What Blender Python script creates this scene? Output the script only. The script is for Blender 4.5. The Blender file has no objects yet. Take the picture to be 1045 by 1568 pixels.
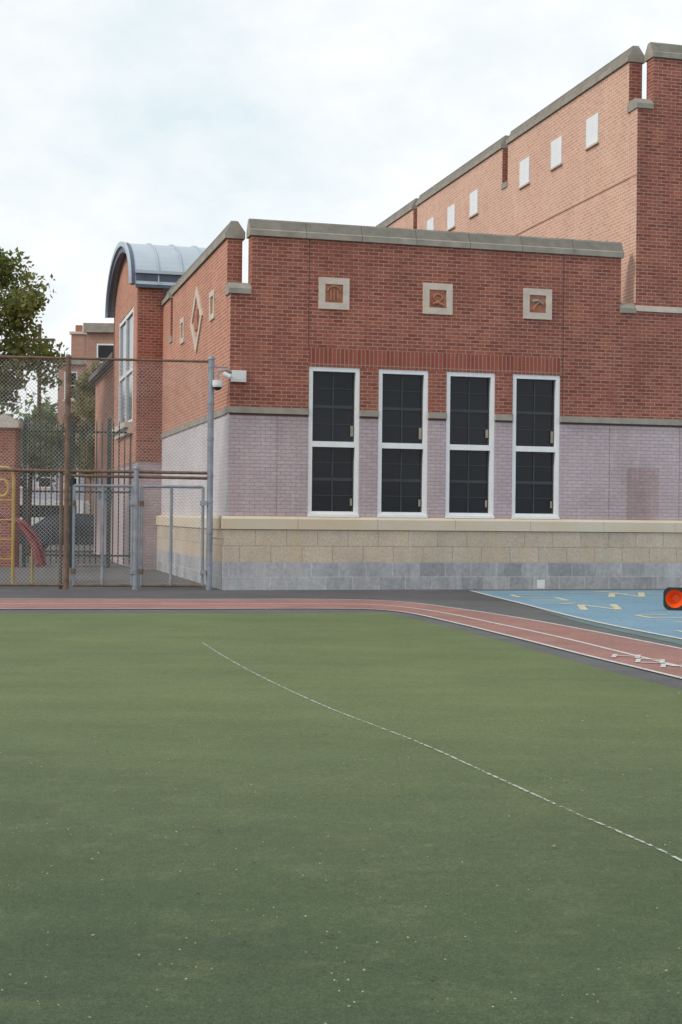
import bpy, math, random
from mathutils import Vector, Matrix
random.seed(7)
S=bpy.context.scene
# ------------------------------------------------------------------ materials
def newmat(name):
    m=bpy.data.materials.new(name); m.use_nodes=True
    nt=m.node_tree; b=nt.nodes['Principled BSDF']
    return m,nt,b
def N(nt,t,**kw):
    n=nt.nodes.new(t)
    for k,v in kw.items():
        if k in n.inputs: n.inputs[k].default_value=v
        else: setattr(n,k,v)
    return n
def rgba(c): return (c[0],c[1],c[2],1)
def noise(nt,scale,detail=4,rough=.6,coord='Object',vec=None,stretch=None):
    n=N(nt,'ShaderNodeTexNoise'); n.inputs['Scale'].default_value=scale
    n.inputs['Detail'].default_value=detail; n.inputs['Roughness'].default_value=rough
    if vec is None:
        tc=N(nt,'ShaderNodeTexCoord'); vec=tc.outputs[coord]
    if stretch:
        mp=N(nt,'ShaderNodeMapping'); mp.inputs['Scale'].default_value=stretch
        nt.links.new(vec,mp.inputs['Vector']); vec=mp.outputs['Vector']
    nt.links.new(vec,n.inputs['Vector'])
    return n.outputs['Fac']
def ramp(nt,fac,p0,p1,c0=(0,0,0),c1=(1,1,1)):
    r=N(nt,'ShaderNodeValToRGB'); r.color_ramp.elements[0].position=p0; r.color_ramp.elements[1].position=p1
    r.color_ramp.elements[0].color=rgba(c0); r.color_ramp.elements[1].color=rgba(c1)
    nt.links.new(fac,r.inputs['Fac']); return r.outputs['Color']
def mix(nt,fac,a,b,mode='MIX'):
    m=N(nt,'ShaderNodeMix'); m.data_type='RGBA'; m.blend_type=mode
    for s,i in ((fac,0),(a,6),(b,7)):
        if isinstance(s,(int,float)): m.inputs[i].default_value=s
        elif isinstance(s,tuple): m.inputs[i].default_value=rgba(s)
        else: nt.links.new(s,m.inputs[i])
    return m.outputs[2]
def bump(nt,b,h,strength,dist=.01):
    bp=N(nt,'ShaderNodeBump'); bp.inputs['Strength'].default_value=strength; bp.inputs['Distance'].default_value=dist
    nt.links.new(h,bp.inputs['Height']); nt.links.new(bp.outputs['Normal'],b.inputs['Normal'])
def plain(name,c,rough=.7,var=.25,scale=3,metal=0,c2=None,detail=5,bs=0,stretch=None,spec=.5):
    m,nt,b=newmat(name)
    f=noise(nt,scale,detail,stretch=stretch)
    c2=c2 or tuple(x*(1-var) for x in c)
    col=ramp(nt,f,.3,.7,c2,c)
    nt.links.new(col,b.inputs['Base Color'])
    b.inputs['Roughness'].default_value=rough; b.inputs['Metallic'].default_value=metal
    b.inputs['Specular IOR Level'].default_value=spec
    if bs: bump(nt,b,f,bs)
    return m
def brick(name,c1,c2,mortar,bw=.215,rh=.075,ms=.009,rot=False,loc=(0,0,0),stain=.25,stainc=None,bs=.5,offset=.5,rough=.85,fine=30,drip=None):
    m,nt,b=newmat(name)
    tc=N(nt,'ShaderNodeTexCoord'); mp=N(nt,'ShaderNodeMapping')
    mp.inputs['Location'].default_value=loc
    if rot: mp.inputs['Rotation'].default_value=(0,0,math.pi/2)
    nt.links.new(tc.outputs['UV'],mp.inputs['Vector'])
    t=N(nt,'ShaderNodeTexBrick'); t.offset=offset
    nt.links.new(mp.outputs['Vector'],t.inputs['Vector'])
    t.inputs['Color1'].default_value=rgba(c1); t.inputs['Color2'].default_value=rgba(c2); t.inputs['Mortar'].default_value=rgba(mortar)
    t.inputs['Scale'].default_value=1; t.inputs['Mortar Size'].default_value=ms; t.inputs['Mortar Smooth'].default_value=.2
    t.inputs['Brick Width'].default_value=bw; t.inputs['Row Height'].default_value=rh; t.inputs['Bias'].default_value=-.1
    f1=noise(nt,.9,6,.65,stretch=(1,1,.55)); f2=noise(nt,fine,3,.6)
    k=ramp(nt,f1,.3,.72,(1-stain,)*3,(1+stain*.35,)*3)
    col=mix(nt,1.0,t.outputs['Color'],k,'MULTIPLY')
    k2=ramp(nt,f2,.25,.75,(.78,.78,.78),(1.17,1.17,1.17))
    col=mix(nt,1.0,col,k2,'MULTIPLY')
    if stainc:
        f3=noise(nt,1.6,7,.7,stretch=(1.5,1.5,.35))
        r=ramp(nt,f3,.50,.72,(0,0,0),(.75,.75,.75))
        col=mix(nt,r,col,stainc)
    if drip:
        f4=noise(nt,5,6,.7,stretch=(1,1,.12))
        r=ramp(nt,f4,.56,.74,(0,0,0),(.6,.6,.6))
        col=mix(nt,r,col,drip)
    nt.links.new(col,b.inputs['Base Color']); b.inputs['Roughness'].default_value=rough
    b.inputs['Specular IOR Level'].default_value=.25
    inv=N(nt,'ShaderNodeMath',operation='SUBTRACT'); inv.inputs[0].default_value=1; nt.links.new(t.outputs['Fac'],inv.inputs[1])
    bump(nt,b,inv.outputs[0],bs,.006)
    return m

M={}
RH=.072
M['brick']=brick('red_brick',(.385,.122,.08),(.225,.062,.045),(.44,.30,.245),bw=.205,rh=RH,ms=.008,stain=.26,stainc=(.27,.09,.068),drip=(.33,.16,.125))
M['brick_side']=brick('red_brick_sunlit',(.54,.225,.145),(.42,.155,.10),(.62,.45,.36),bw=.205,rh=RH,stain=.14,drip=(.55,.31,.23))  # brighter copy of the red brick: sunlight on side walls put into the colour
M['brick_wing']=brick('wing_brick_sunlit',(.66,.375,.27),(.57,.30,.21),(.74,.60,.51),bw=.205,rh=RH,stain=.10,drip=(.72,.51,.41))  # same brick brightened further, the wing side's sunlight painted into its colour
M['soldier']=brick('soldier_brick',(.35,.10,.068),(.26,.07,.05),(.38,.24,.19),bw=.37,rh=.085,rot=True,offset=0,stain=.15)
M['pink']=brick('painted_masonry',(.57,.46,.48),(.50,.405,.425),(.40,.32,.34),bw=.205,rh=RH,ms=.007,stain=.22,stainc=(.46,.34,.335),bs=.7,drip=(.62,.55,.56))
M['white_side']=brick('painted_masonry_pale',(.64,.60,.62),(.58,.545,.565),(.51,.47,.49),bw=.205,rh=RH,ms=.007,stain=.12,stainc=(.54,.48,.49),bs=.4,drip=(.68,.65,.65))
M['beige']=brick('beige_block',(.60,.50,.40),(.52,.44,.36),(.36,.29,.24),bw=.62,rh=.315,ms=.007,loc=(.1,-.54,0),stain=.18,stainc=(.56,.43,.29),bs=.3,drip=(.57,.54,.49))
M['granite']=brick('granite_block',(.47,.47,.49),(.31,.32,.345),(.57,.56,.55),bw=.55,rh=.285,ms=.010,loc=(0,.03,0),stain=.3,stainc=(.56,.56,.58),bs=.6,fine=12,drip=(.26,.26,.28))
M['patch']=brick('repainted_patch',(.49,.36,.36),(.44,.32,.325),(.37,.27,.28),bw=.205,rh=RH,ms=.007,stain=.3,stainc=(.40,.27,.26),bs=.6,drip=(.54,.43,.44))
M['band']=plain('sandstone_band',(.64,.57,.48),.85,c2=(.60,.49,.34),scale=1.1,bs=.1,detail=8)
M['stone']=plain('limestone_trim',(.66,.56,.48),.85,var=.22,scale=4,bs=.1)
M['stone_grey']=plain('weathered_stone',(.38,.34,.29),.9,c2=(.25,.225,.19),scale=3,bs=.15)
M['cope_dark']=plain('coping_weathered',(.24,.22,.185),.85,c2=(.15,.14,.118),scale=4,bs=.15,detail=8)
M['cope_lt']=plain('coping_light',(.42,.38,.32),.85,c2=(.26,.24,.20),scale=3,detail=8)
M['terra']=plain('terracotta_relief',(.46,.20,.12),.8,c2=(.27,.10,.06),scale=9,bs=.3)
M['joint']=plain('dark_joint',(.14,.07,.06),.9)
M['joint2']=plain('mortar_joint',(.34,.20,.15),.9)
M['white']=plain('white_frame_paint',(.84,.84,.85),.5,var=.1,scale=5)
M['glass']=plain('dark_window_glass',(.018,.020,.026),.12,c2=(.008,.009,.013),scale=.8,detail=2,spec=.3)
M['muntin']=plain('window_muntin',(.05,.053,.06),.6)
M['bluglass']=plain('sky_tinted_glass',(.09,.12,.17),.1,var=.5,scale=.7)
M['panel']=plain('glass_block_panel',(.76,.78,.79),.35,var=.06,scale=2)
M['roofmetal']=plain('standing_seam_metal',(.48,.54,.60),.4,c2=(.42,.48,.54),scale=1.2,metal=.2)
M['bluedark']=plain('blue_painted_metal',(.10,.13,.20),.5,var=.3)
M['roof']=plain('roof_membrane',(.12,.12,.12),.9)
M['galv']=plain('galvanised_steel',(.33,.36,.41),.45,c2=(.21,.225,.25),metal=.3,scale=5,detail=6)
M['rust']=plain('rusty_steel',(.23,.145,.105),.75,c2=(.11,.07,.05),scale=7,detail=7,metal=.1)
M['wire']=plain('chain_wire',(.54,.53,.52),.5,metal=.2,c2=(.28,.23,.20),scale=2)
M['box']=plain('white_plastic',(.7,.7,.7),.4,var=.05)
M['black']=plain('black_rubber',(.015,.015,.015),.6)
M['yellow']=plain('yellow_paint_steel',(.60,.40,.08),.5)
M['redplay']=plain('red_plastic',(.22,.02,.03),.4)
M['ballred']=plain('orange_red_rubber',(.9,.12,.015),.35,var=.1)
M['green_iron']=plain('green_iron_paint',(.02,.05,.05),.5)
M['carpaint']=plain('dark_car_paint',(.05,.065,.085),.2,metal=.3,var=.1)
M['bark']=plain('bark',(.11,.08,.055),.95,var=.45,scale=6,stretch=(3,3,.5),bs=.5)
def leafmat(name,a,c):
    m,nt,b=newmat(name)
    f=noise(nt,1.1,3,.6); f2=noise(nt,7,2,.5)
    col=ramp(nt,f,.35,.65,a,c)
    col=mix(nt,1.0,col,ramp(nt,f2,.3,.7,(.6,.7,.6),(1.6,1.45,1.1)),'MULTIPLY')
    nt.links.new(col,b.inputs['Base Color']); b.inputs['Roughness'].default_value=.5
    tr=N(nt,'ShaderNodeBsdfTranslucent'); nt.links.new(col,tr.inputs['Color'])
    ms=N(nt,'ShaderNodeMixShader'); ms.inputs[0].default_value=.42
    nt.links.new(b.outputs[0],ms.inputs[1]); nt.links.new(tr.outputs[0],ms.inputs[2])
    nt.links.new(ms.outputs[0],nt.nodes['Material Output'].inputs['Surface'])
    return m
M['leaf']=leafmat('leaf_green',(.12,.15,.05),(.24,.24,.08))
M['leaf2']=leafmat('leaf_dark',(.085,.13,.065),(.17,.21,.10))
M['leaf3']=leafmat('leaf_reddish',(.12,.145,.05),(.22,.20,.08))
M['brick_far']=brick('far_brick',(.45,.23,.165),(.37,.18,.13),(.50,.39,.33),stain=.15)
M['siding']=brick('lavender_siding',(.60,.61,.72),(.56,.57,.67),(.38,.38,.45),bw=8,rh=.18,ms=.012,stain=.1)
M['slate']=plain('grey_roof_shingle',(.18,.18,.195),.9)

def ground_mat(name,c,c2,dirt,rough=.85,dirtamt=.5,aggr=.5,scale=.5,spec=.5,near=None):
    m,nt,b=newmat(name)
    tc=N(nt,'ShaderNodeTexCoord'); v=tc.outputs['Object']
    f=noise(nt,scale,6,.6,vec=v); f2=noise(nt,75,4,.8,vec=v); f3=noise(nt,2.7,8,.75,vec=v); f4=noise(nt,190,2,.6,vec=v); f5=noise(nt,.22,5,.55,vec=v)
    col=ramp(nt,f,.32,.68,c2,c)
    if near:   # darker foreground shading put into the paint colour, fading out away from the camera
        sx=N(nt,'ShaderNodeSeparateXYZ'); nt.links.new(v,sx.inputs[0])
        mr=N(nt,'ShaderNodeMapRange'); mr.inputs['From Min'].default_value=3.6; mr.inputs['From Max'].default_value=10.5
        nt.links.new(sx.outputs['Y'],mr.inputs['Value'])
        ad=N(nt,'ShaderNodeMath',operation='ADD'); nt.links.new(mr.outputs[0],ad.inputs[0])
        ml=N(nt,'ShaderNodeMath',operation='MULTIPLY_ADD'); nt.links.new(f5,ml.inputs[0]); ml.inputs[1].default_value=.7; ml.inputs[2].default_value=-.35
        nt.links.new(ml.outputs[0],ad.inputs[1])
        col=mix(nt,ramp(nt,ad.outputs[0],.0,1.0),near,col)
    col=mix(nt,ramp(nt,f3,.5,.78,(0,0,0),(dirtamt,)*3),col,dirt)
    f6=noise(nt,1.3,7,.7,vec=v,stretch=(.35,1.4,1))
    col=mix(nt,1.0,col,ramp(nt,f6,.3,.7,(.88,.88,.88),(1.10,1.10,1.10)),'MULTIPLY')
    f8=noise(nt,.6,5,.65,vec=v)
    col=mix(nt,1.0,col,ramp(nt,f8,.35,.68,(.90,.92,.90),(1.08,1.06,1.05)),'MULTIPLY')
    f7=noise(nt,16,5,.75,vec=v)
    col=mix(nt,1.0,col,ramp(nt,f7,.3,.7,(.88,.88,.88),(1.10,1.10,1.10)),'MULTIPLY')
    col=mix(nt,1.0,col,ramp(nt,f2,.28,.72,(1-aggr*.8,)*3,(1+aggr*.8,)*3),'MULTIPLY')
    col=mix(nt,1.0,col,ramp(nt,f4,.3,.7,(1-aggr*.8,)*3,(1+aggr*.8,)*3),'MULTIPLY')
    nt.links.new(col,b.inputs['Base Color']); b.inputs['Roughness'].default_value=rough
    b.inputs['Specular IOR Level'].default_value=spec
    bump(nt,b,f4,.8,.006)
    return m
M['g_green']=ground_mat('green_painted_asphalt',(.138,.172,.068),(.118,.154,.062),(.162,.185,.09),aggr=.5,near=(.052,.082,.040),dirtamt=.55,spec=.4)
M['g_asphalt']=ground_mat('asphalt',(.13,.13,.135),(.10,.10,.104),(.16,.155,.15),scale=.3)
M['g_dark']=ground_mat('dark_asphalt',(.115,.108,.118),(.085,.08,.09),(.14,.13,.135))
M['g_red']=ground_mat('red_track_paint',(.36,.18,.155),(.30,.15,.13),(.27,.20,.19),scale=1.2,aggr=.4)
M['g_blue']=ground_mat('blue_court_paint',(.20,.34,.45),(.165,.30,.41),(.26,.34,.39),scale=.8,aggr=.3)
M['g_teal']=ground_mat('teal_court_paint',(.14,.22,.22),(.11,.17,.175),(.17,.20,.19),scale=.8,aggr=.3)
def worn(name,c,thr=.45):
    m,nt,b=newmat(name)
    f=noise(nt,9,6,.75)
    nt.links.new(ramp(nt,f,.3,.7,tuple(x*.7 for x in c),c),b.inputs['Base Color']); b.inputs['Roughness'].default_value=.8
    f2=noise(nt,22,5,.8)
    a=ramp(nt,f2,thr-.05,thr+.03)
    nt.links.new(a,b.inputs['Alpha'])
    return m
M['line']=worn('white_line_paint',(.66,.64,.62),.40)
M['line_worn']=worn('worn_white_line',(.55,.57,.50),.50)
M['line_yel']=worn('yellow_line_paint',(.70,.66,.46),.42)

# ------------------------------------------------------------------ mesh builder
class MB:
    def __init__(s): s.v=[];s.f=[];s.m=[];s.mats=[]
    def mi(s,k):
        mt=M[k]
        if mt not in s.mats: s.mats.append(mt)
        return s.mats.index(mt)
    def poly(s,pts,mat):
        i=len(s.v); s.v+= [tuple(p) for p in pts]; s.f.append(list(range(i,i+len(pts)))); s.m.append(s.mi(mat))
    def box(s,x0,x1,y0,y1,z0,z1,mat):
        i=len(s.v); s.v+=[(x0,y0,z0),(x1,y0,z0),(x1,y1,z0),(x0,y1,z0),(x0,y0,z1),(x1,y0,z1),(x1,y1,z1),(x0,y1,z1)]
        for q in ((0,3,2,1),(4,5,6,7),(0,1,5,4),(1,2,6,5),(2,3,7,6),(3,0,4,7)):
            s.f.append([i+a for a in q]); s.m.append(s.mi(mat))
    def prism(s,prof,axis,a0,a1,mats):
        n=len(prof); i=len(s.v)
        for a in (a0,a1):
            for (w,z) in prof: s.v.append((a,w,z) if axis=='x' else (w,a,z))
        if isinstance(mats,str): mats=[mats]*n
        for k in range(n):
            s.f.append([i+k,i+(k+1)%n,i+n+(k+1)%n,i+n+k]); s.m.append(s.mi(mats[k]))
        s.f.append([i+k for k in range(n)]); s.m.append(s.mi(mats[0]))
        s.f.append([i+n+k for k in reversed(range(n))]); s.m.append(s.mi(mats[0]))
    def tube(s,pts,rad,n,mat,cap=True):
        pts=[Vector(p) for p in pts]; i=len(s.v); k=len(pts)
        if isinstance(rad,(int,float)): rad=[rad]*k
        for j,p in enumerate(pts):
            d=(pts[min(j+1,k-1)]-pts[max(j-1,0)]).normalized()
            a=d.cross(Vector((0,0,1))).normalized() if abs(d.z)<.95 else Vector((1,0,0))
            b=d.cross(a).normalized()
            a=b.cross(d).normalized()
            for q in range(n):
                t=2*math.pi*q/n; s.v.append(tuple(p+rad[j]*(a*math.cos(t)+b*math.sin(t))))
        mi=s.mi(mat)
        for j in range(k-1):
            for q in range(n):
                s.f.append([i+j*n+q,i+j*n+(q+1)%n,i+(j+1)*n+(q+1)%n,i+(j+1)*n+q]); s.m.append(mi)
        if cap:
            s.f.append([i+q for q in range(n)]); s.m.append(mi); s.f.append([i+(k-1)*n+q for q in range(n)]); s.m.append(mi)
    def sphere(s,c,r,mat,nu=16,nv=10,matf=None):
        i=len(s.v)
        for a in range(nv+1):
            for b in range(nu):
                th=math.pi*a/nv; ph=2*math.pi*b/nu
                s.v.append((c[0]+r*math.sin(th)*math.cos(ph),c[1]+r*math.sin(th)*math.sin(ph),c[2]+r*math.cos(th)))
        for a in range(nv):
            for b in range(nu):
                s.f.append([i+a*nu+b,i+a*nu+(b+1)%nu,i+(a+1)*nu+(b+1)%nu,i+(a+1)*nu+b]); s.m.append(s.mi(matf(a,b) if matf else mat))
    def build(s,name,parent=None,smooth=False,fixn=True):
        me=bpy.data.meshes.new(name); me.from_pydata(s.v,[],s.f)
        for mt in s.mats: me.materials.append(mt)
        me.polygons.foreach_set('material_index',s.m)
        if fixn:
            import bmesh
            bm=bmesh.new(); bm.from_mesh(me); bmesh.ops.recalc_face_normals(bm,faces=bm.faces); bm.to_mesh(me); bm.free()
        uv=me.uv_layers.new(name='UVMap')
        for p in me.polygons:
            n=p.normal; ax=max(range(3),key=lambda k:abs(n[k]))
            for li in p.loop_indices:
                c=me.vertices[me.loops[li].vertex_index].co
                uv.data[li].uv=(c.y,c.z) if ax==0 else ((c.x,c.z) if ax==1 else (c.x,c.y))
        if smooth: me.polygons.foreach_set('use_smooth',[True]*len(me.polygons))
        o=bpy.data.objects.new(name,me); S.collection.objects.link(o)
        if parent: o.parent=parent
        return o
def empty(name,loc=(0,0,0),rz=0):
    e=bpy.data.objects.new(name,None); S.collection.objects.link(e); e.location=loc; e.rotation_euler=(0,0,rz); e.empty_display_size=.3
    return e

# ------------------------------------------------------------------ school building (local frame: x along facade, y into building)
ANG=math.atan(.262)
B=empty('brick_school_building',(-2.18,27.5,0),ANG)
XE=24.0
T=.3
win=[(1.575+1.424*i,1.575+1.424*i+1.04) for i in range(4)]
piers=[(0,win[0][0])]+[(win[i][1],win[i+1][0]) for i in range(3)]+[(win[3][1],XE)]
w=MB()
for a,b in piers:
    w.box(a,b,0,T,1.43,3.42,'pink')
    w.box(a-(.03 if a==0 else 0),b,-.05,T-.01,3.43,3.55,'stone_grey')
    w.box(a,b,-.012,T-.02,3.39,3.43,'joint')
    w.box(a,b,0,T,3.55,4.385,'brick')
X0,X1=win[0][0],win[3][1]
w.box(0,X0,0,T,4.385,5.74,'brick'); w.box(X1,XE,0,T,4.385,5.74,'brick')
w.box(X0,X1,0,T,4.385,4.75,'soldier'); w.box(X0,X1,0,T,4.75,5.74,'brick')
w.box(.4,8.22,0,T,5.74,6.88,'brick')
w.build('facade_wall',B)
w=MB()
w.box(8.56,XE,0,T,5.74,10.03,'brick')
w.box(8.906,XE,0,T,10.03,11.12,'brick')
w.build('tall_wing_front_wall',B)
w=MB()
w.box(8.56,8.86,T,23.2,5.2,10.03,'brick_wing'); w.box(8.553,8.56,.0,T,5.97,10.03,'brick_wing')
for a,b in ((.42,7.4),(7.8,15.1),(15.5,23.2)): w.box(8.56,8.86,a,b,10.03,11.12,'brick_wing')
for a in (.42,7.8,15.5): w.box(8.565,8.86,a-.004,a,10.03,11.12,'brick')  # thin skins of the darker brick give front-facing ends their shaded tone
w.box(8.548,8.56,.01,23.2,8.635,8.655,'joint2')
w.build('tall_wing_side_wall',B)
w=MB()
w.box(0,T,T,9.9,1.43,3.42,'white_side'); w.box(-.03,T,T-.01,9.9,3.42,3.55,'stone_grey')
w.box(0,T,T,9.9,3.55,5.74,'brick_side')
w.box(-.006,0,0,T,3.55,5.74,'brick_side'); w.box(-.006,0,0,T,1.43,3.42,'white_side')
w.box(0,T,.42,8.1,5.74,6.88,'brick_side'); w.box(0,T,8.5,9.9,5.74,6.88,'brick_side')
for a in (.42,8.5): w.box(.005,T,a-.004,a,5.74,6.88,'brick')  # front-facing ends skinned in the darker brick as painted shade
w.build('side_wall',B)
w=MB()
def ledge(x0,x1,y0,y1,z):
    w.box(x0-.04,x1,y0-.04,y1,z,z+.1,'stone_grey')
    w.prism([(y0-.04,z+.1),(y0+.06,z+.22),(y1,z+.22),(y1,z+.1)],'x',x0-.03,x1,'stone_grey')
ledge(0,.4,0,.42,5.74); ledge(8.24,8.56,0,T,5.74); ledge(8.56,8.906,0,.42,10.03)
w.box(8.56,XE,-.035,0,5.79,5.91,'stone')
for y in (7.4,15.1): w.box(8.53,8.86,y,y+.4,10.03,10.17,'stone_grey')
w.box(-.03,T,8.1,8.5,5.74,5.9,'stone_grey')
w.build('stone_ledges',B)
w=MB()
def coping(axis,a0,a1,out,inn,z,seg=1.18,h=.34,side=False):
    sg=1 if inn>out else -1
    P=[(out-.05*sg,z),(out-.05*sg,z+.11),(out-.02*sg,z+.13),(out+.07*sg,z+h-.03),(out+.07*sg,z+h),(out+.2*sg,z+h),(inn+.05*sg,z+.13),(inn+.05*sg,z)]
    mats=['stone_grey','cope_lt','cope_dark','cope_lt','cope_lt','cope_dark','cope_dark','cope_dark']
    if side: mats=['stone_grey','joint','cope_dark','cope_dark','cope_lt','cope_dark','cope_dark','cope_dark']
    n=max(1,round((a1-a0)/seg)); L=(a1-a0)/n
    for i in range(n):
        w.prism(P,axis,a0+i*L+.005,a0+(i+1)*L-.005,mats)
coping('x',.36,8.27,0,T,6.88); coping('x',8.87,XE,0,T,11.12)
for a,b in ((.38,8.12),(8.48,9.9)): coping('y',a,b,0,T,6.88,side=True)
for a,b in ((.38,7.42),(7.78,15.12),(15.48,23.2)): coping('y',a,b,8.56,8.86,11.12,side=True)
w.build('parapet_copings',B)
w=MB()
w.box(-.11,XE,-.09,0,-.15,.54,'granite'); w.box(-.107,XE,-.087,0,.54,1.17,'beige')
xs=-.14
while xs<XE:
    xe=min(xs+(1.62 if xs>0 else 1.5),XE)
    w.prism([(-.115,1.18),(-.115,1.38),(-.09,1.405),(0,1.43),(T,1.43),(T,1.18)],'x',xs+.003,xe-.003,'band'); xs=xe
w.box(-.11,XE,-.075,0,1.17,1.18,'joint2')
w.box(-.11,0,0,9.9,-.15,.54,'granite'); w.box(-.107,0,0,9.9,.54,1.17,'beige')
w.prism([(-.137,1.17),(-.137,1.38),(-.11,1.405),(0,1.429),(.1,1.429),(.1,1.17)],'y',0.003,9.9,'band')
w.box(8.41,9.13,-.004,0,1.44,2.52,'patch')
w.box(6.38,6.55,-.094,-.09,.01,.19,'panel')
w.build('masonry_base',B)
w=MB()
for x in (X0-.02,X1+.05): w.box(x-.008,x+.008,-.003,0,4.75 if x<2 else 3.57,6.88,'joint')
for x in (.95,8.0,9.6): w.box(x-.004,x+.004,-.003,0,1.44,3.39,'joint2')
w.build('movement_joints',B)
w=MB()
for a,b in win:
    z0,z1=1.432,4.383; f=.085
    w.box(a+.002,a+f,.02,.16,z0,z1,'white'); w.box(b-f,b-.002,.02,.16,z0,z1,'white')
    w.box(a+f,b-f,.022,.16,z1-f,z1,'white'); w.box(a+f,b-f,.022,.16,z0,z0+.11,'white')
    w.box(a+f,b-f,.022,.16,2.81,2.92,'white')
    w.box(a-.0,b+.0,-.03,.02,z0,z0+.05,'white')
    w.box(a+f,b-f,.13,.15,z0+.11,2.81,'glass'); w.box(a+f,b-f,.13,.15,2.92,z1-f,'glass')
    w.box(a+f-.0,a+f+.03,.1,.13,z0+.11,z1-f,'muntin'); w.box(b-f-.03,b-f,.1,.13,z0+.11,z1-f,'muntin')
    c=(a+b)/2
    for (lo,hi) in ((z0+.11,2.81),(2.92,z1-f)):
        w.box(c-.014,c+.014,.112,.13,lo,hi,'muntin')
        zz=lo+(hi-lo)*.5; w.box(a+f+.03,b-f-.03,.109,.13,zz-.03,zz+.03,'muntin')
        for k in (.25,.76):
            zz=lo+(hi-lo)*k; w.box(a+f+.03,b-f-.03,.115,.13,zz-.007,zz+.007,'muntin')
    w.box(b-f-.075,b-f-.02,.09,.11,3.04+random.uniform(-.05,.08),3.24,'stone_grey')
    w.box(b-f-.07,b-f-.03,.09,.11,1.66,1.8,'stone_grey')
w.build('tall_windows',B)
w=MB()
def sqframe(cx,cz,h,bw,kind,axis='x',pl=0):
    def bx(u0,u1,z0,z1,d0,d1,m):
        if axis=='x': w.box(u0,u1,pl-d1,pl-d0,z0,z1,m)
        else: w.box(pl-d1,pl-d0,u0,u1,z0,z1,m)
    bx(cx-h,cx+h,cz+h-bw,cz+h,0,.035,'stone'); bx(cx-h,cx+h,cz-h,cz-h+bw,0,.035,'stone')
    bx(cx-h,cx-h+bw,cz-h+bw,cz+h-bw,0,.034,'stone'); bx(cx+h-bw,cx+h,cz-h+bw,cz+h-bw,0,.034,'stone')
    bx(cx-h+bw,cx+h-bw,cz-h+bw,cz+h-bw,0,.008,'terra')
sqframe(2.06,5.83,.31,.13,0)
for k in (-.07,.0,.07): w.box(2.06+k-.018,2.06+k+.018,-.03,-.008,5.68,5.9,'terra')
w.tube([(2.06+.13*math.cos(t),-.02,5.87+.1*math.sin(t)) for t in [math.pi*i/8 for i in range(9)]],.02,6,'terra')
sqframe(4.21,5.83,.31,.13,0)
w.tube([(4.21+.09*math.cos(t),-.02,5.85+.07*math.sin(t)) for t in [math.pi*2*i/12 for i in range(13)]],.02,6,'terra')
w.tube([(4.10,-.02,5.72),(4.2,-.03,5.76),(4.33,-.02,5.70)],.03,6,'terra')
sqframe(6.36,5.83,.31,.13,0)
w.tube([(6.25,-.02,5.70),(6.33,-.03,5.82),(6.46,-.02,5.90)],.022,6,'terra'); w.tube([(6.24,-.02,5.88),(6.36,-.03,5.9),(6.48,-.02,5.84)],.03,6,'stone_grey')
for y in (2.05,6.3): sqframe(y,5.79,.30,.12,0,'y',0)
cy,cz=4.15,5.76
for s1,s2 in ((1,1),(1,-1),(-1,1),(-1,-1)):
    a=Vector((cy+s1*.82,cz)); b_=Vector((cy,cz+s2*.74))
    a2=Vector((cy+s1*.60,cz)); b2=Vector((cy,cz+s2*.53))
    q=[(-.035,a.x,a.y),(-.035,b_.x,b_.y),(-.035,b2.x,b2.y),(-.035,a2.x,a2.y)]
    w.poly(q,'stone'); q0=[(0,p[1],p[2]) for p in q]
    for i in range(4): w.poly([q[i],q[(i+1)%4],q0[(i+1)%4],q0[i]],'stone')
w.box(-.03,0,cy-.22,cy+.22,cz-.22,cz+.22,'terra')
w.build('stone_ornaments',B)
w=MB()
for y in (2.2,4.2,6.2,9.9,11.8,13.7,17.5,19.4):
    w.box(8.535,8.56,y-.31,y+.31,9.8,10.45,'panel')
    for d in (-.31,-.003,.28): w.box(8.53,8.536,y+d,y+d+.03,9.8,10.45,'white')
    w.box(8.50,8.56,y-.34,y+.34,9.76,9.80,'stone')
w.build('wing_small_windows',B)
w=MB()
w.box(T,8.56,T,23,5.2,5.4,'roof'); w.box(8.86,XE,T,23,9.4,9.6,'roof')
w.box(8.86,XE,23,23.2,0,11.4,'brick_side'); w.box(0,8.56,23,23.2,0,5.4,'brick_side'); w.box(XE-.3,XE-.002,T,23,0,11.4,'brick_side')
w.box(0,T,9.9,23,0,6.4,'brick_side')
w.build('roofs_and_rear_walls',B)
# barrel roofed bay
w=MB()
bx0,by0,by1=-.65,9.9,16.3
w.box(bx0,0,by0,by0+.3,2.8,7.4,'brick'); w.box(bx0+.02,0,by0+.02,by0+.3,-.1,2.8,'pink')
w.box(bx0,bx0+.3,by0+.3,11.0,2.8,7.4,'brick_side'); w.box(bx0,bx0+.3,14.7,by1,2.8,7.4,'brick_side')
w.box(bx0,bx0+.3,11.0,14.7,2.8,3.9,'brick_side'); w.box(bx0,bx0+.3,11.0,14.7,7.0,7.4,'brick_side')
w.box(bx0+.02,bx0+.3,by0+.3,by1,-.1,2.8,'pink')
w.box(bx0,.0,by1-.3,by1,-.1,7.4,'brick_side')
w.box(bx0-.22,bx0,10.9,14.8,3.76,3.9,'stone'); w.box(bx0-.12,bx0,10.9,14.8,3.6,3.76,'stone')
w.box(bx0+.05,bx0+.07,11,14.7,3.9,7.0,'bluglass')
for y in (11.0,12.8,14.55): w.box(bx0+.0,bx0+.05,y,y+.13,3.9,7.0,'white')
for z in (3.9,5.3,6.88): w.box(bx0+.005,bx0+.05,11.13,14.55,z,z+.1,'white')
yc=(by0+by1)/2; hw=(by1-by0)/2+.06; rise=1.45; zs=7.4; n=28
def arc(r,k): 
    t=math.pi*k/n; return (yc-(hw+r)*math.cos(t), zs+(rise+r)*math.sin(t))
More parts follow.
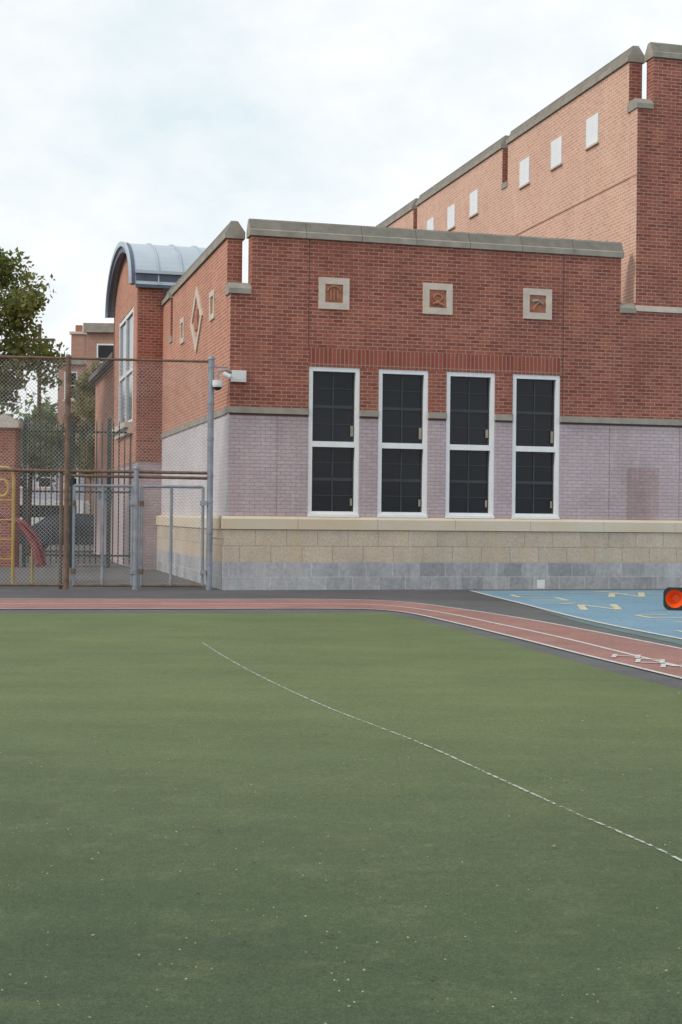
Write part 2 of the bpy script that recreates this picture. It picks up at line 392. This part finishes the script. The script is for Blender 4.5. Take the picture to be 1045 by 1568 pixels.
w.prism([arc(-.1,k) for k in range(n+1)],'x',bx0+.02,bx0+.25,'brick_side')
XV=1.5
for k in range(n):
    a,b=arc(0,k),arc(0,k+1); a2,b2=arc(.09,k),arc(.09,k+1)
    w.prism([a,b,b2,a2],'x',bx0-.1,XV,'roofmetal')
    a3,b3=arc(-.16,k),arc(-.16,k+1); a4,b4=arc(.11,k),arc(.11,k+1)
    w.prism([a3,b3,b4,a4],'x',bx0-.2,bx0-.1,'bluedark')
    a5,b5=arc(.0,k),arc(.0,k+1); a6,b6=arc(.13,k),arc(.13,k+1)
    w.prism([a5,b5,b6,a6],'x',bx0-.26,bx0-.2,'roofmetal')
for x in [bx0+.5+.62*i for i in range(3)]:
    for k in range(n):
        a,b=arc(.09,k),arc(.09,k+1); a2,b2=arc(.13,k),arc(.13,k+1)
        w.prism([a,b,b2,a2],'x',x-.015,x+.015,'roofmetal')
w.box(bx0-.08,XV,by0-.14,by0-.02,7.32,7.72,'bluedark'); w.box(bx0-.1,XV,by0-.2,by0-.14,7.68,7.76,'roofmetal')
w.box(.3,XV,by0+.1,by0+.3,5.3,7.4,'brick')
w.build('barrel_roof_bay',B)
w=MB()
w.box(-.45,0,16.3,25,-.1,2.8,'pink'); w.box(-.45,0,16.3,25,2.8,6.2,'brick_side')
w.prism([(-.7,6.2),(-.7,6.35),(1.4,7.1),(1.4,6.2)],'y',16.31,25,'slate')
w.box(-.7,-.45,17.5,20.5,1.9,2.2,'bluedark')
w.build('rear_annex',B)

# security camera on corner
sc=empty('security_camera',(-2.18,27.5,0),ANG)
w=MB()
w.box(.02,.30,-.14,0,4.02,4.24,'box'); w.box(.04,.28,-.146,-.14,4.06,4.2,'box')
w.tube([(.03,-.09,4.2),(-.1,-.12,4.24),(-.24,-.14,4.2),(-.26,-.14,4.02)],.025,8,'galv')
w.sphere((-.26,-.14,3.93),.095,'box',matf=lambda a,b:'box' if a<6 else 'black')
w.tube([(-.26,-.14,4.03),(-.26,-.14,3.93)],.1,14,'box')
w.tube([(-.16,-.15,4.16),(-.02,-.18,4.1)],.05,10,'box')
w.build('camera_housing',sc)

# ------------------------------------------------------------------ ground
g=MB(); g.poly([(-500,-300,0),(500,-300,0),(500,700,0),(-500,700,0)],'g_asphalt'); g.build('ground')
def cr(pts,per=10):
    P=[Vector(p) for p in pts]; out=[]
    for i in range(len(P)-1):
        p0=P[max(i-1,0)];p1=P[i];p2=P[i+1];p3=P[min(i+2,len(P)-1)]
        if i==0: p0=p1*2-p2
        if i==len(P)-2: p3=p2*2-p1
        for k in range(per):
            t=k/per
            out.append(.5*((2*p1)+(p2-p0)*t+(2*p0-5*p1+4*p2-p3)*t*t+(3*p1-p0-3*p2+p3)*t**3))
    out.append(P[-1]); return out
E0=[(-30,16.2),(-5,20.4),(-2,20.9),(.72,21.35)]
E0b=[(.72,21.35),(1.0,20.4),(1.48,18.5),(2.03,16.1),(2.42,14.2),(2.88,12.2),(4.1,7.5),(5.9,0),(9.6,-15)]
E1=[(-30,17.0),(-15,19.6),(-5.05,21.25),(-2.2,21.75),(-.4,22.1),(.5,22.05),(1.05,21.3),(1.62,19.25),(2.18,16.9),(2.63,14.9),(3.13,12.85),(4.4,7.4),(6.15,0),(9.9,-15)]
E2=[(-30,18.3),(-15,20.9),(-5.4,22.5),(-2.3,22.95),(-.4,23.3),(.7,23.1),(1.5,21.6),(2.15,19.3),(2.7,17.1),(3.15,14.9),(3.55,13.1),(4.9,7.6),(6.8,0),(10.6,-15)]
E3=[(-30,19.6),(-15,22.2),(-5.74,23.75),(-2.46,24.2),(-.4,24.6),(.95,24.2),(1.84,22.5),(2.62,20.4),(3.19,18.4),(3.81,15.9),(4.3,13.8),(5.6,8),(7.5,0),(11.4,-15)]
E4=[(2.57,28.0),(2.8,26.0),(3.06,24.0),(3.52,20.3),(4.13,17.2),(5.4,11.8),(8.4,0),(12,-15)]
g=MB()
gp=[(p.x,p.y,.004) for p in cr(E0,6)]+[(p.x,p.y,.004) for p in cr(E0b,6)[1:]]+[(-30,-15,.004)]
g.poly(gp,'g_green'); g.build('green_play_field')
def strip(A,Bp,z,mat,name,per=12):
    a=cr(A,per);b=cr(Bp,per); m=MB(); n=min(len(a),len(b))
    for i in range(n-1): m.poly([(a[i].x,a[i].y,z),(a[i+1].x,a[i+1].y,z),(b[i+1].x,b[i+1].y,z),(b[i].x,b[i].y,z)],mat)
    return m.build(name)
strip(E1,E3,.008,'g_red','running_track')
def lineobj(mb,P,wd,z,mat,per=12,smooth=True):
    a=cr(P,per) if smooth else [Vector(p) for p in P]
    L=[];R=[]
    for i,p in enumerate(a):
        d=(a[min(i+1,len(a)-1)]-a[max(i-1,0)]).normalized(); nn=Vector((-d.y,d.x))
        L.append(p+nn*wd/2);R.append(p-nn*wd/2)
    for i in range(len(a)-1): mb.poly([(L[i].x,L[i].y,z),(L[i+1].x,L[i+1].y,z),(R[i+1].x,R[i+1].y,z),(R[i].x,R[i].y,z)],mat)
g=MB()
for E in (E1,E2,E3): lineobj(g,E,.06,.012,'line')
def glyph(mb,segs,ox,oy,sx,sy,ang,wd,z,mat):
    ca,sa=math.cos(ang),math.sin(ang)
    for j,sg in enumerate(segs):
        for k in range(len(sg)-1):
            pp=[(ox+ca*x*sx-sa*y*sy,oy+sa*x*sx+ca*y*sy) for x,y in sg[k:k+2]]
            lineobj(mb,pp,wd,z+j*.0015+k*.0004,mat,smooth=False)
H=[[(0,0),(0,1)],[(1,0),(1,1)],[(0,.5),(1,.5)]]; O=[[(0,0),(0,1),(1,1),(1,0),(0,0)]]; Mm=[[(0,0),(0,1),(.5,.4),(1,1),(1,0)]]; Ee=[[(1,0),(0,0),(0,1),(1,1)],[(0,.5),(.8,.5)]]
for i,G in enumerate((H,O,Mm,Ee,O)): glyph(g,G,2.84+.15*i,14.75-.47*i,.24,.36,-.25,.05,.016,'line')
g.build('track_lane_markings')
strip([(3.25,24),(3.55,21),(3.95,18.2),(5.0,13.6),(8.0,1)],[(3.1,24),(3.3,20.2),(3.85,17),(4.75,12.8),(7.9,0.2)],.004,'g_teal','court_border')
bp=[(p.x,p.y,.008) for p in cr(E4,8)]+[(40,-15,.008),(40,37.4,.008)]
g=MB(); g.poly(bp,'g_blue'); g.build('blue_court')
g=MB(); lineobj(g,E4,.08,.012,'line'); g.build('court_edge_line')
g=MB()
Z=[[(0,0),(.5,.9),(1,.1),(1.5,1)],[(0,1),(.6,1.2)]]
Q=[[(0,0),(1,0),(1,.6),(0,.6),(0,1.1),(1,1.1)]]
glyph(g,Q,3.35,24.9,.65,1.5,.1,.11,.012,'line_yel'); glyph(g,Z,3.85,22.4,.6,1.5,.1,.12,.012,'line_yel')
glyph(g,Z,5.0,26.2,.6,1.7,0,.12,.012,'line_yel'); glyph(g,Q,4.7,20.0,.5,1.2,.2,.10,.012,'line_yel'); glyph(g,H,4.55,17.6,.5,.9,.2,.08,.012,'line_yel')
lineobj(g,[(3.9,27.9),(5.6,27.3),(7.5,28.3)],.08,.012,'line_yel')
g.build('court_number_markings')
g=MB(); lineobj(g,[(-1.55,16.05),(-1.2,14.6),(-.72,12.8),(-.11,10.8),(.494,9.16),(.867,7.95),(1.13,7.08),(1.33,6.47),(1.45,6.05),(1.7,4.9),(2.0,3.2)],.018,.008,'line_worn',per=16); g.build('field_arc_line')
g=MB(); g.poly([(-20,20.9-.2,.002),(-5.7,24.4,.002),(-.3,25.1,.002),(2.9,24.9,.002),(2.7,28.6,.002),(-2.2,27.2,.002),(-20,24.3,.002)],'g_dark'); g.build('asphalt_apron')
lf=MB()
M['deb1']=plain('dry_leaf',(.36,.30,.17),.9,scale=30); M['deb2']=plain('pale_scrap',(.42,.43,.36),.9); M['deb3']=plain('dark_twig',(.03,.03,.02),.9)
for i in range(3000):
    y=3.6+20*random.random()**1.15; x=random.uniform(-.27,.27)*y*1.15
    r=random.uniform(.0014,.0042)*(1+y*.08)*(1 if random.random()<.96 else 1.8); a=random.uniform(0,6.28)
    k=random.choice(['deb1','deb2','deb3','deb3','deb1'])
    pts=[]
    for q in range(5):
        t=a+q*1.257; rr=r*random.uniform(.5,1.2); pts.append((x+rr*math.cos(t),y+rr*1.4*math.sin(t),.014+random.uniform(0,.003)))
    lf.poly(pts,k)
lf.build('fallen_leaves',fixn=False)

# ------------------------------------------------------------------ chain-link fence
def fy(x): return 27.4+.12*(x+2.53)
def chain(mb,x0,x1,z0,z1,pitch=.074,r=.0033):
    def add(xa,za,xb,zb): mb.tube([(xa,fy(xa)+random.uniform(-.002,.002),za),(xb,fy(xb),zb)],r,3,'wire',cap=False)
    h=z1-z0; x=x0-h
    while x<x1:
        a0=max(x,x0);a1=min(x+h,x1)
        if a1>a0:
            add(a0,z0+(a0-x),a1,z0+(a1-x)); add(a0,z1-(a0-x),a1,z1-(a1-x))
        x+=pitch
F=empty('chain_link_fence')
m=MB(); XL=-16
def post(mb,x,h,r,mat,off=0):
    mb.tube([(x,fy(x)+off,-.05),(x,fy(x)+off,h)],r,12,mat); mb.sphere((x,fy(x)+off,h),r*1.15,mat,12,6)
post(m,-2.53,4.45,.06,'galv'); post(m,-5.22,4.42,.052,'rust'); post(m,-5.34,2.3,.035,'rust',.06); post(m,-3.93,2.32,.055,'galv')
for x in (-8.6,-11.6,-14.6): post(m,x,4.4,.045,'rust')
m.tube([(XL,fy(XL),4.40),(-2.53,fy(-2.53),4.40)],.024,8,'rust')
m.tube([(XL,fy(XL),2.28),(-2.53,fy(-2.53),2.25)],.03,8,'rust'); m.tube([(-5.22,fy(-5.22),2.17),(-2.53,fy(-2.53),2.15)],.03,8,'rust')
m.tube([(XL,fy(XL),.08),(-5.22,fy(-5.22),.08)],.024,8,'rust')
for z in (.5,1.1,1.7,2.2,2.9,3.6,4.3):
    m.tube([(-2.53,fy(-2.53)-.0,z-.02),(-2.53,fy(-2.53),z+.02)],.07,12,'galv')
    m.tube([(-5.22,fy(-5.22),z-.02),(-5.22,fy(-5.22),z+.02)],.06,12,'rust')
m.tube([(-2.53,fy(-2.53),1.0),(-2.2,27.42,1.0)],.012,6,'galv'); m.tube([(-2.53,fy(-2.53),4.3),(-2.2,27.48,4.3)],.012,6,'galv')
m.build('posts_and_rails',F,smooth=False)
m=MB(); chain(m,XL,-5.22,.05,4.4); chain(m,-5.22,-2.53,2.27,4.4); m.build('wire_mesh',F,fixn=False)
def gate(name,x0,x1,mid):
    G=empty(name); m=MB()
    for x in [x0,x1]+mid: m.tube([(x,fy(x),.08),(x,fy(x),1.98)],.029,10,'galv')
    for z in (.08,1.98): m.tube([(x0,fy(x0),z),(x1,fy(x1),z)],.029,10,'galv' if z>1 else 'rust')
    for z in (.35,1.65): m.tube([(x0,fy(x0),z-.05),(x0,fy(x0),z+.05)],.045,10,'rust')
    m.box(x1-.05,x1+.09,fy(x1)-.05,fy(x1)+.03,1.62,1.72,'galv'); m.box(x1-.04,x1+.08,fy(x1)-.05,fy(x1)+.03,.3,.38,'galv')
    m.build('gate_frame',G)
    m=MB(); chain(m,x0,x1,.08,1.98); m.build('gate_mesh',G,fixn=False)
gate('chain_link_gate',-3.82,-2.66,[-3.26]); gate('chain_link_gate.001',-5.09,-3.99,[-4.55])

# ------------------------------------------------------------------ playground, picket fence, pillar
m=MB(); yy=29
m.tube([(-6.68,yy,0),(-6.68,yy,2.15),(-6.72,yy,2.3),(-6.82,yy,2.37),(-7.4,yy,2.37),(-7.5,yy,2.3),(-7.54,yy,2.15),(-7.54,yy,0)],.035,10,'yellow')
for z in (.5,.9,1.3,1.7): m.tube([(-6.68,yy,z),(-7.54,yy,z)],.018,8,'yellow')
m.tube([(-6.9+.12*math.cos(t),yy-.03,1.95+.17*math.sin(t)) for t in [2*math.pi*i/14 for i in range(15)]],.03,8,'yellow')
P_=[(-7.6,1.4),(-7.0,1.33),(-6.6,1.17),(-6.35,.9),(-6.2,.6),(-6.12,.33)]
for dy in (0,.6): m.tube([(p[0],yy+.3-.1*i+dy,p[1]+.05) for i,p in enumerate(P_)],.05,10,'redplay')
for i in range(5): m.poly([(P_[i][0],yy+.3-.1*i,P_[i][1]),(P_[i+1][0],yy+.2-.1*i,P_[i+1][1]),(P_[i+1][0],yy+.8-.1*i,P_[i+1][1]),(P_[i][0],yy+.9-.1*i,P_[i][1])],'redplay')
m.tube([(-6.35,yy+.3,0),(-6.35,yy+.3,.85)],.03,8,'yellow')
m.build('playground_slide')
m=MB(); m.box(-9.4,-8.65,37.7,38.3,0,3.7,'brick'); m.box(-9.5,-8.55,37.6,38.4,3.7,3.85,'stone')
m.poly([(-9.5,37.6,3.85),(-8.55,37.6,3.85),(-9.02,38,4.1)],'stone_grey'); m.poly([(-9.5,38.4,3.85),(-8.55,38.4,3.85),(-9.02,38,4.1)],'stone_grey')
m.poly([(-8.55,37.6,3.85),(-8.55,38.4,3.85),(-9.02,38,4.1)],'stone_grey'); m.poly([(-9.5,37.6,3.85),(-9.5,38.4,3.85),(-9.02,38,4.1)],'stone_grey')
m.build('brick_gate_pillar')
m=MB(); x=-8.5
while x<-5.6:
    m.box(x-.014,x+.014,38,38.03,.1,3.85,'green_iron'); m.prism([(x-.014,3.85),(x+.014,3.85),(x,3.95)],'y',38,38.03,'green_iron'); x+=.15
for xx in (-8.45,-7.2,-6.2): m.box(xx-.04,xx+.04,37.97,38.06,0,4.0,'green_iron')
for z in (.3,2.0,3.6): m.box(-8.5,-5.6,38.03,38.06,z,z+.05,'green_iron')
m.build('iron_picket_fence')
C=empty('parked_car',(-10.2,54,0)); m=MB()
body=[(-2.2,.32),(-2.2,.72),(-2.1,.85),(-1.6,.92),(-1.35,.95),(-.7,1.38),(-.3,1.45),(.5,1.44),(.9,1.38),(1.45,1.0),(1.95,.95),(2.15,.85),(2.2,.6),(2.2,.32),(1.75,.30),(1.7,.5),(1.5,.66),(1.25,.66),(1.05,.5),(1.0,.28),(-1.0,.28),(-1.05,.5),(-1.25,.66),(-1.5,.66),(-1.7,.5),(-1.75,.3)]
m.prism(body,'x',0,1,'carpaint')
m.v=[(w_[1],w_[0]*1.75-.875,w_[2]) for w_ in m.v]
for s0 in (-.882,.876):
    m.prism([(-1.2,.98),(-.62,1.33),(-.32,1.38),(-.05,1.38),(-.05,.98)],'y',s0,s0+.006,'bluglass')
    m.prism([(.02,.98),(.02,1.38),(.5,1.37),(.84,1.31),(1.2,1.02)],'y',s0,s0+.006,'bluglass')
for x in (-1.37,1.37):
    for y in (-.86,.68):
        m.tube([(x,y,.33),(x,y+.18,.33)],.33,20,'black'); m.tube([(x,y-.01,.33),(x,y+.19,.33)],.2,14,'galv')
m.box(-2.21,-2.1,-.8,-.5,.65,.78,'box'); m.box(2.12,2.21,-.8,-.5,.66,.8,'redplay'); m.box(-2.215,-2.0,-.885,-.6,.35,.45,'black')
m.build('car_body',C)
C2=empty('parked_van',(-14.2,66,0)); m=MB()
m.prism([(-2.4,.35),(-2.4,1.0),(-1.6,1.25),(-1.0,1.95),(-.6,2.05),(2.3,2.05),(2.4,1.9),(2.4,.35)],'y',-.95,.95,'box')
m.prism([(-1.35,1.25),(-.95,1.8),(-.3,1.8),(-.3,1.25)],'y',-.96,.96,'glass'); m.prism([(-.1,1.25),(-.1,1.8),(2.1,1.8),(2.1,1.25)],'y',-.96,.96,'glass')
for x in (-1.5,1.5):
    for y in (-.97,.77): m.tube([(x,y,.36),(x,y+.2,.36)],.36,18,'black')
m.build('van_body',C2)
# toppled traffic cone (black base plate faces the field, hollow orange inside)
m=MB()
nn=24
ring=lambda r,y:[(r*math.cos(2*math.pi*i/nn),y,.18+r*math.sin(2*math.pi*i/nn)) for i in range(nn)]
r0=ring(.145,-.015); sqr=[]
for i in range(nn):
    t=2*math.pi*i/nn; c,s_=math.cos(t),math.sin(t); k=min(.18/max(abs(c),abs(s_)),.215); sqr.append((k*c,-.015,.18+k*s_))
for i in range(nn):
    j=(i+1)%nn
    m.poly([sqr[i],sqr[j],r0[j],r0[i]],'black')
    b1=(sqr[i][0],.02,sqr[i][2]); b2=(sqr[j][0],.02,sqr[j][2]); m.poly([sqr[i],sqr[j],b2,b1],'black')
    rb=ring(.15,.02); m.poly([b1,b2,rb[j],rb[i]],'black')
    rt=ring(.03,.45); m.poly([rb[i],rb[j],rt[j],rt[i]],'ballred')
    ri=ring(.06,.16); m.poly([r0[i],r0[j],ri[j],ri[i]],'ballred')
m.poly(ring(.06,.16),'ballred')
o=m.build('traffic_cone',fixn=False); o.location=(5.32,22.6,.012); o.rotation_euler=(0,0,-.35)

# ------------------------------------------------------------------ background houses
def house(name,x0,x1,y0,y1,h,mat,wins,roof=None):
    H_=empty(name); m=MB(); m.box(x0,x1,y0,y1,0,h,mat); m.box(x0-.15,x1+.15,y0-.2,y0,h-.35,h+.1,'stone_grey')
    for (xa,xb,za,zb) in wins:
        m.box(xa-.1,xb+.1,y0-.06,y0,za-.15,za,'stone'); m.box(xa,xb,y0-.04,y0,za,zb,'white'); m.box(xa+.07,xb-.07,y0-.05,y0-.04,za+.07,(za+zb)/2-.03,'glass'); m.box(xa+.07,xb-.07,y0-.05,y0-.04,(za+zb)/2+.03,zb-.07,'glass')
    if roof: m.prism([(x0-.4,h),(x1+.4,h),((x0+x1)/2,h+roof)],'y',y0-.4,y1+.3,'slate')
    m.build('house_shell',H_)
house('brick_townhouse',-12.6,-3,70,80,10.7,'brick_far',[(-12.1+1.9*i,-11.2+1.9*i,z,z+1.8) for i in range(4) for z in (1.6,4.9,8.0)])
house('brick_townhouse.001',-17.6,-14.6,88,96,11.0,'brick_far',[(-17.2+1.4*i,-16.4+1.4*i,z,z+1.7) for i in range(2) for z in (2,5,8.5)])
house('clapboard_house',-22.5,-15.6,82,90,4.6,'siding',[(-22+1.5*i,-21.2+1.5*i,z,z+1.2) for i in range(5) for z in (.9,2.9)],roof=2.2)
m=MB(); m.box(-16.9,-16.1,88.5,89.5,11.1,12.6,'brick_far'); m.box(-17.0,-16.0,88.4,89.6,12.6,12.75,'stone'); m.box(-16.7,-16.3,88.8,89.1,12.75,13.2,'terra'); 
m.build('brick_chimney')

# ------------------------------------------------------------------ trees
def tree(name,base,H,crown,clumps,per,lsz,mat,trunk=.2,cr_=.55):
    Tt=empty(name); cx,cy_,cz_,rx,ry,rz=crown
    m=MB(); bx_,by_=base
    m.tube([(bx_,by_,0),(bx_+(cx-bx_)*.2,by_,H*.3),(bx_+(cx-bx_)*.6,by_+.1,cz_-rz*.6),(cx,cy_,cz_+rz*.3)],[trunk,trunk*.8,trunk*.6,trunk*.15],10,'bark')
    cl=[]
    while len(cl)<clumps:
        p=Vector([random.uniform(-1,1) for _ in range(3)])
        l=p.length
        if l>1 or (l<.45 and random.random()<.6): continue
        c=Vector((cx+p.x*rx,cy_+p.y*ry,cz_+p.z*rz)); cl.append(c)
    for c in cl[::2]:
        st=Vector((cx,cy_,cz_-rz*random.uniform(.1,.9))); st=st.lerp(Vector((bx_,by_,st.z)),.2)
        md=st.lerp(c,.5)+Vector((0,0,.15)); m.tube([st,md,c],[trunk*.25,trunk*.14,trunk*.05],5,'bark',cap=False)
    m.build('trunk_and_limbs',Tt)
    v=[];f=[]
    for c in cl:
        rr=cr_*random.uniform(.5,1.15)
        for _ in range(int(per*random.uniform(.6,1.3))):
            d=Vector((random.gauss(0,1),random.gauss(0,1),random.gauss(0,.75))); d=d.normalized()*rr*random.random()**.4*random.uniform(.9,1.25)
            p=c+d; s=lsz*random.uniform(.6,1.3)
            a=Vector([random.gauss(0,1) for _ in range(3)]).normalized(); b=a.orthogonal().normalized(); b=(Matrix.Rotation(random.uniform(0,6.28),3,a)@b)
            e=b.cross(a)
            i=len(v); v+=[tuple(p-b*s*.5),tuple(p+e*s*.3),tuple(p+b*s*.6),tuple(p-e*s*.3)]; f.append((i,i+1,i+2,i+3))
    me=bpy.data.meshes.new('foliage'); me.from_pydata(v,[],f); me.materials.append(M[mat]); o=bpy.data.objects.new('foliage',me); S.collection.objects.link(o); o.parent=Tt
tree('maple_tree',(-12.0,45),10,(-11.9,45,7.0,3.1,2.6,3.1),145,165,.17,'leaf',.24,.62)
tree('small_street_tree',(-10.35,60),8,(-10.3,60,5.3,1.1,1.1,2.5),60,170,.17,'leaf3',.12,.5)
tree('street_tree',(-11.0,50),5,(-10.9,50,3.6,1.4,1.5,1.1),22,110,.16,'leaf2',.12,.5)
tree('shade_tree',(-17.5,66),9,(-17.4,66,5.2,2.6,2,2.1),50,140,.22,'leaf2',.2,.8)
tree('distant_trees',(-26,110),8,(-26,110,5.5,12,4,4.2),150,120,.4,'leaf2',.3,1.5)
m=MB()
m.tube([(-17.9,84,0),(-17.9,84,12.6)],[.14,.1],8,'bark'); m.box(-18.8,-17.0,83.9,84.0,11.6,11.75,'bark'); m.build('utility_pole')

# ------------------------------------------------------------------ light and sky
el=math.radians(36); sd=Vector((-.90,-.43,0)).normalized()*math.cos(el)+Vector((0,0,math.sin(el)))
L=bpy.data.lights.new('sun','SUN'); L.energy=1.5; L.angle=math.radians(12); L.color=(1,.95,.87)
lo=bpy.data.objects.new('sun',L); S.collection.objects.link(lo); lo.rotation_euler=sd.to_track_quat('Z','Y').to_euler()
W=bpy.data.worlds.new('World'); S.world=W; W.use_nodes=True; nt=W.node_tree
bg=nt.nodes['Background']; bg.inputs['Strength'].default_value=.118
sky=N(nt,'ShaderNodeTexSky'); sky.sky_type='NISHITA'; sky.sun_disc=False; sky.sun_elevation=el; sky.sun_rotation=math.atan2(sd.x,sd.y); sky.dust_density=2
tc=N(nt,'ShaderNodeTexCoord')
f=noise(nt,4.2,9,.6,vec=tc.outputs['Generated'],stretch=(1,1,1.7))
cl=ramp(nt,f,.36,.60,(7.0,8.0,8.35),(9.35,9.35,9.25))
nt.links.new(mix(nt,.9,sky.outputs['Color'],cl),bg.inputs['Color'])

# ------------------------------------------------------------------ camera
cd=bpy.data.cameras.new('camera'); cd.sensor_fit='VERTICAL'; cd.sensor_height=36; cd.sensor_width=24; cd.lens=50; cd.shift_y=.004; cd.clip_end=2000; cd.clip_start=.1
co=bpy.data.objects.new('camera',cd); S.collection.objects.link(co)
co.matrix_world=Matrix.Translation((0,0,1.45))@Matrix.Rotation(math.pi/2,4,'X')@Matrix.Rotation(.0105,4,'Z')
S.camera=co
S.view_settings.view_transform='Standard'; S.view_settings.look='None'; S.view_settings.exposure=0
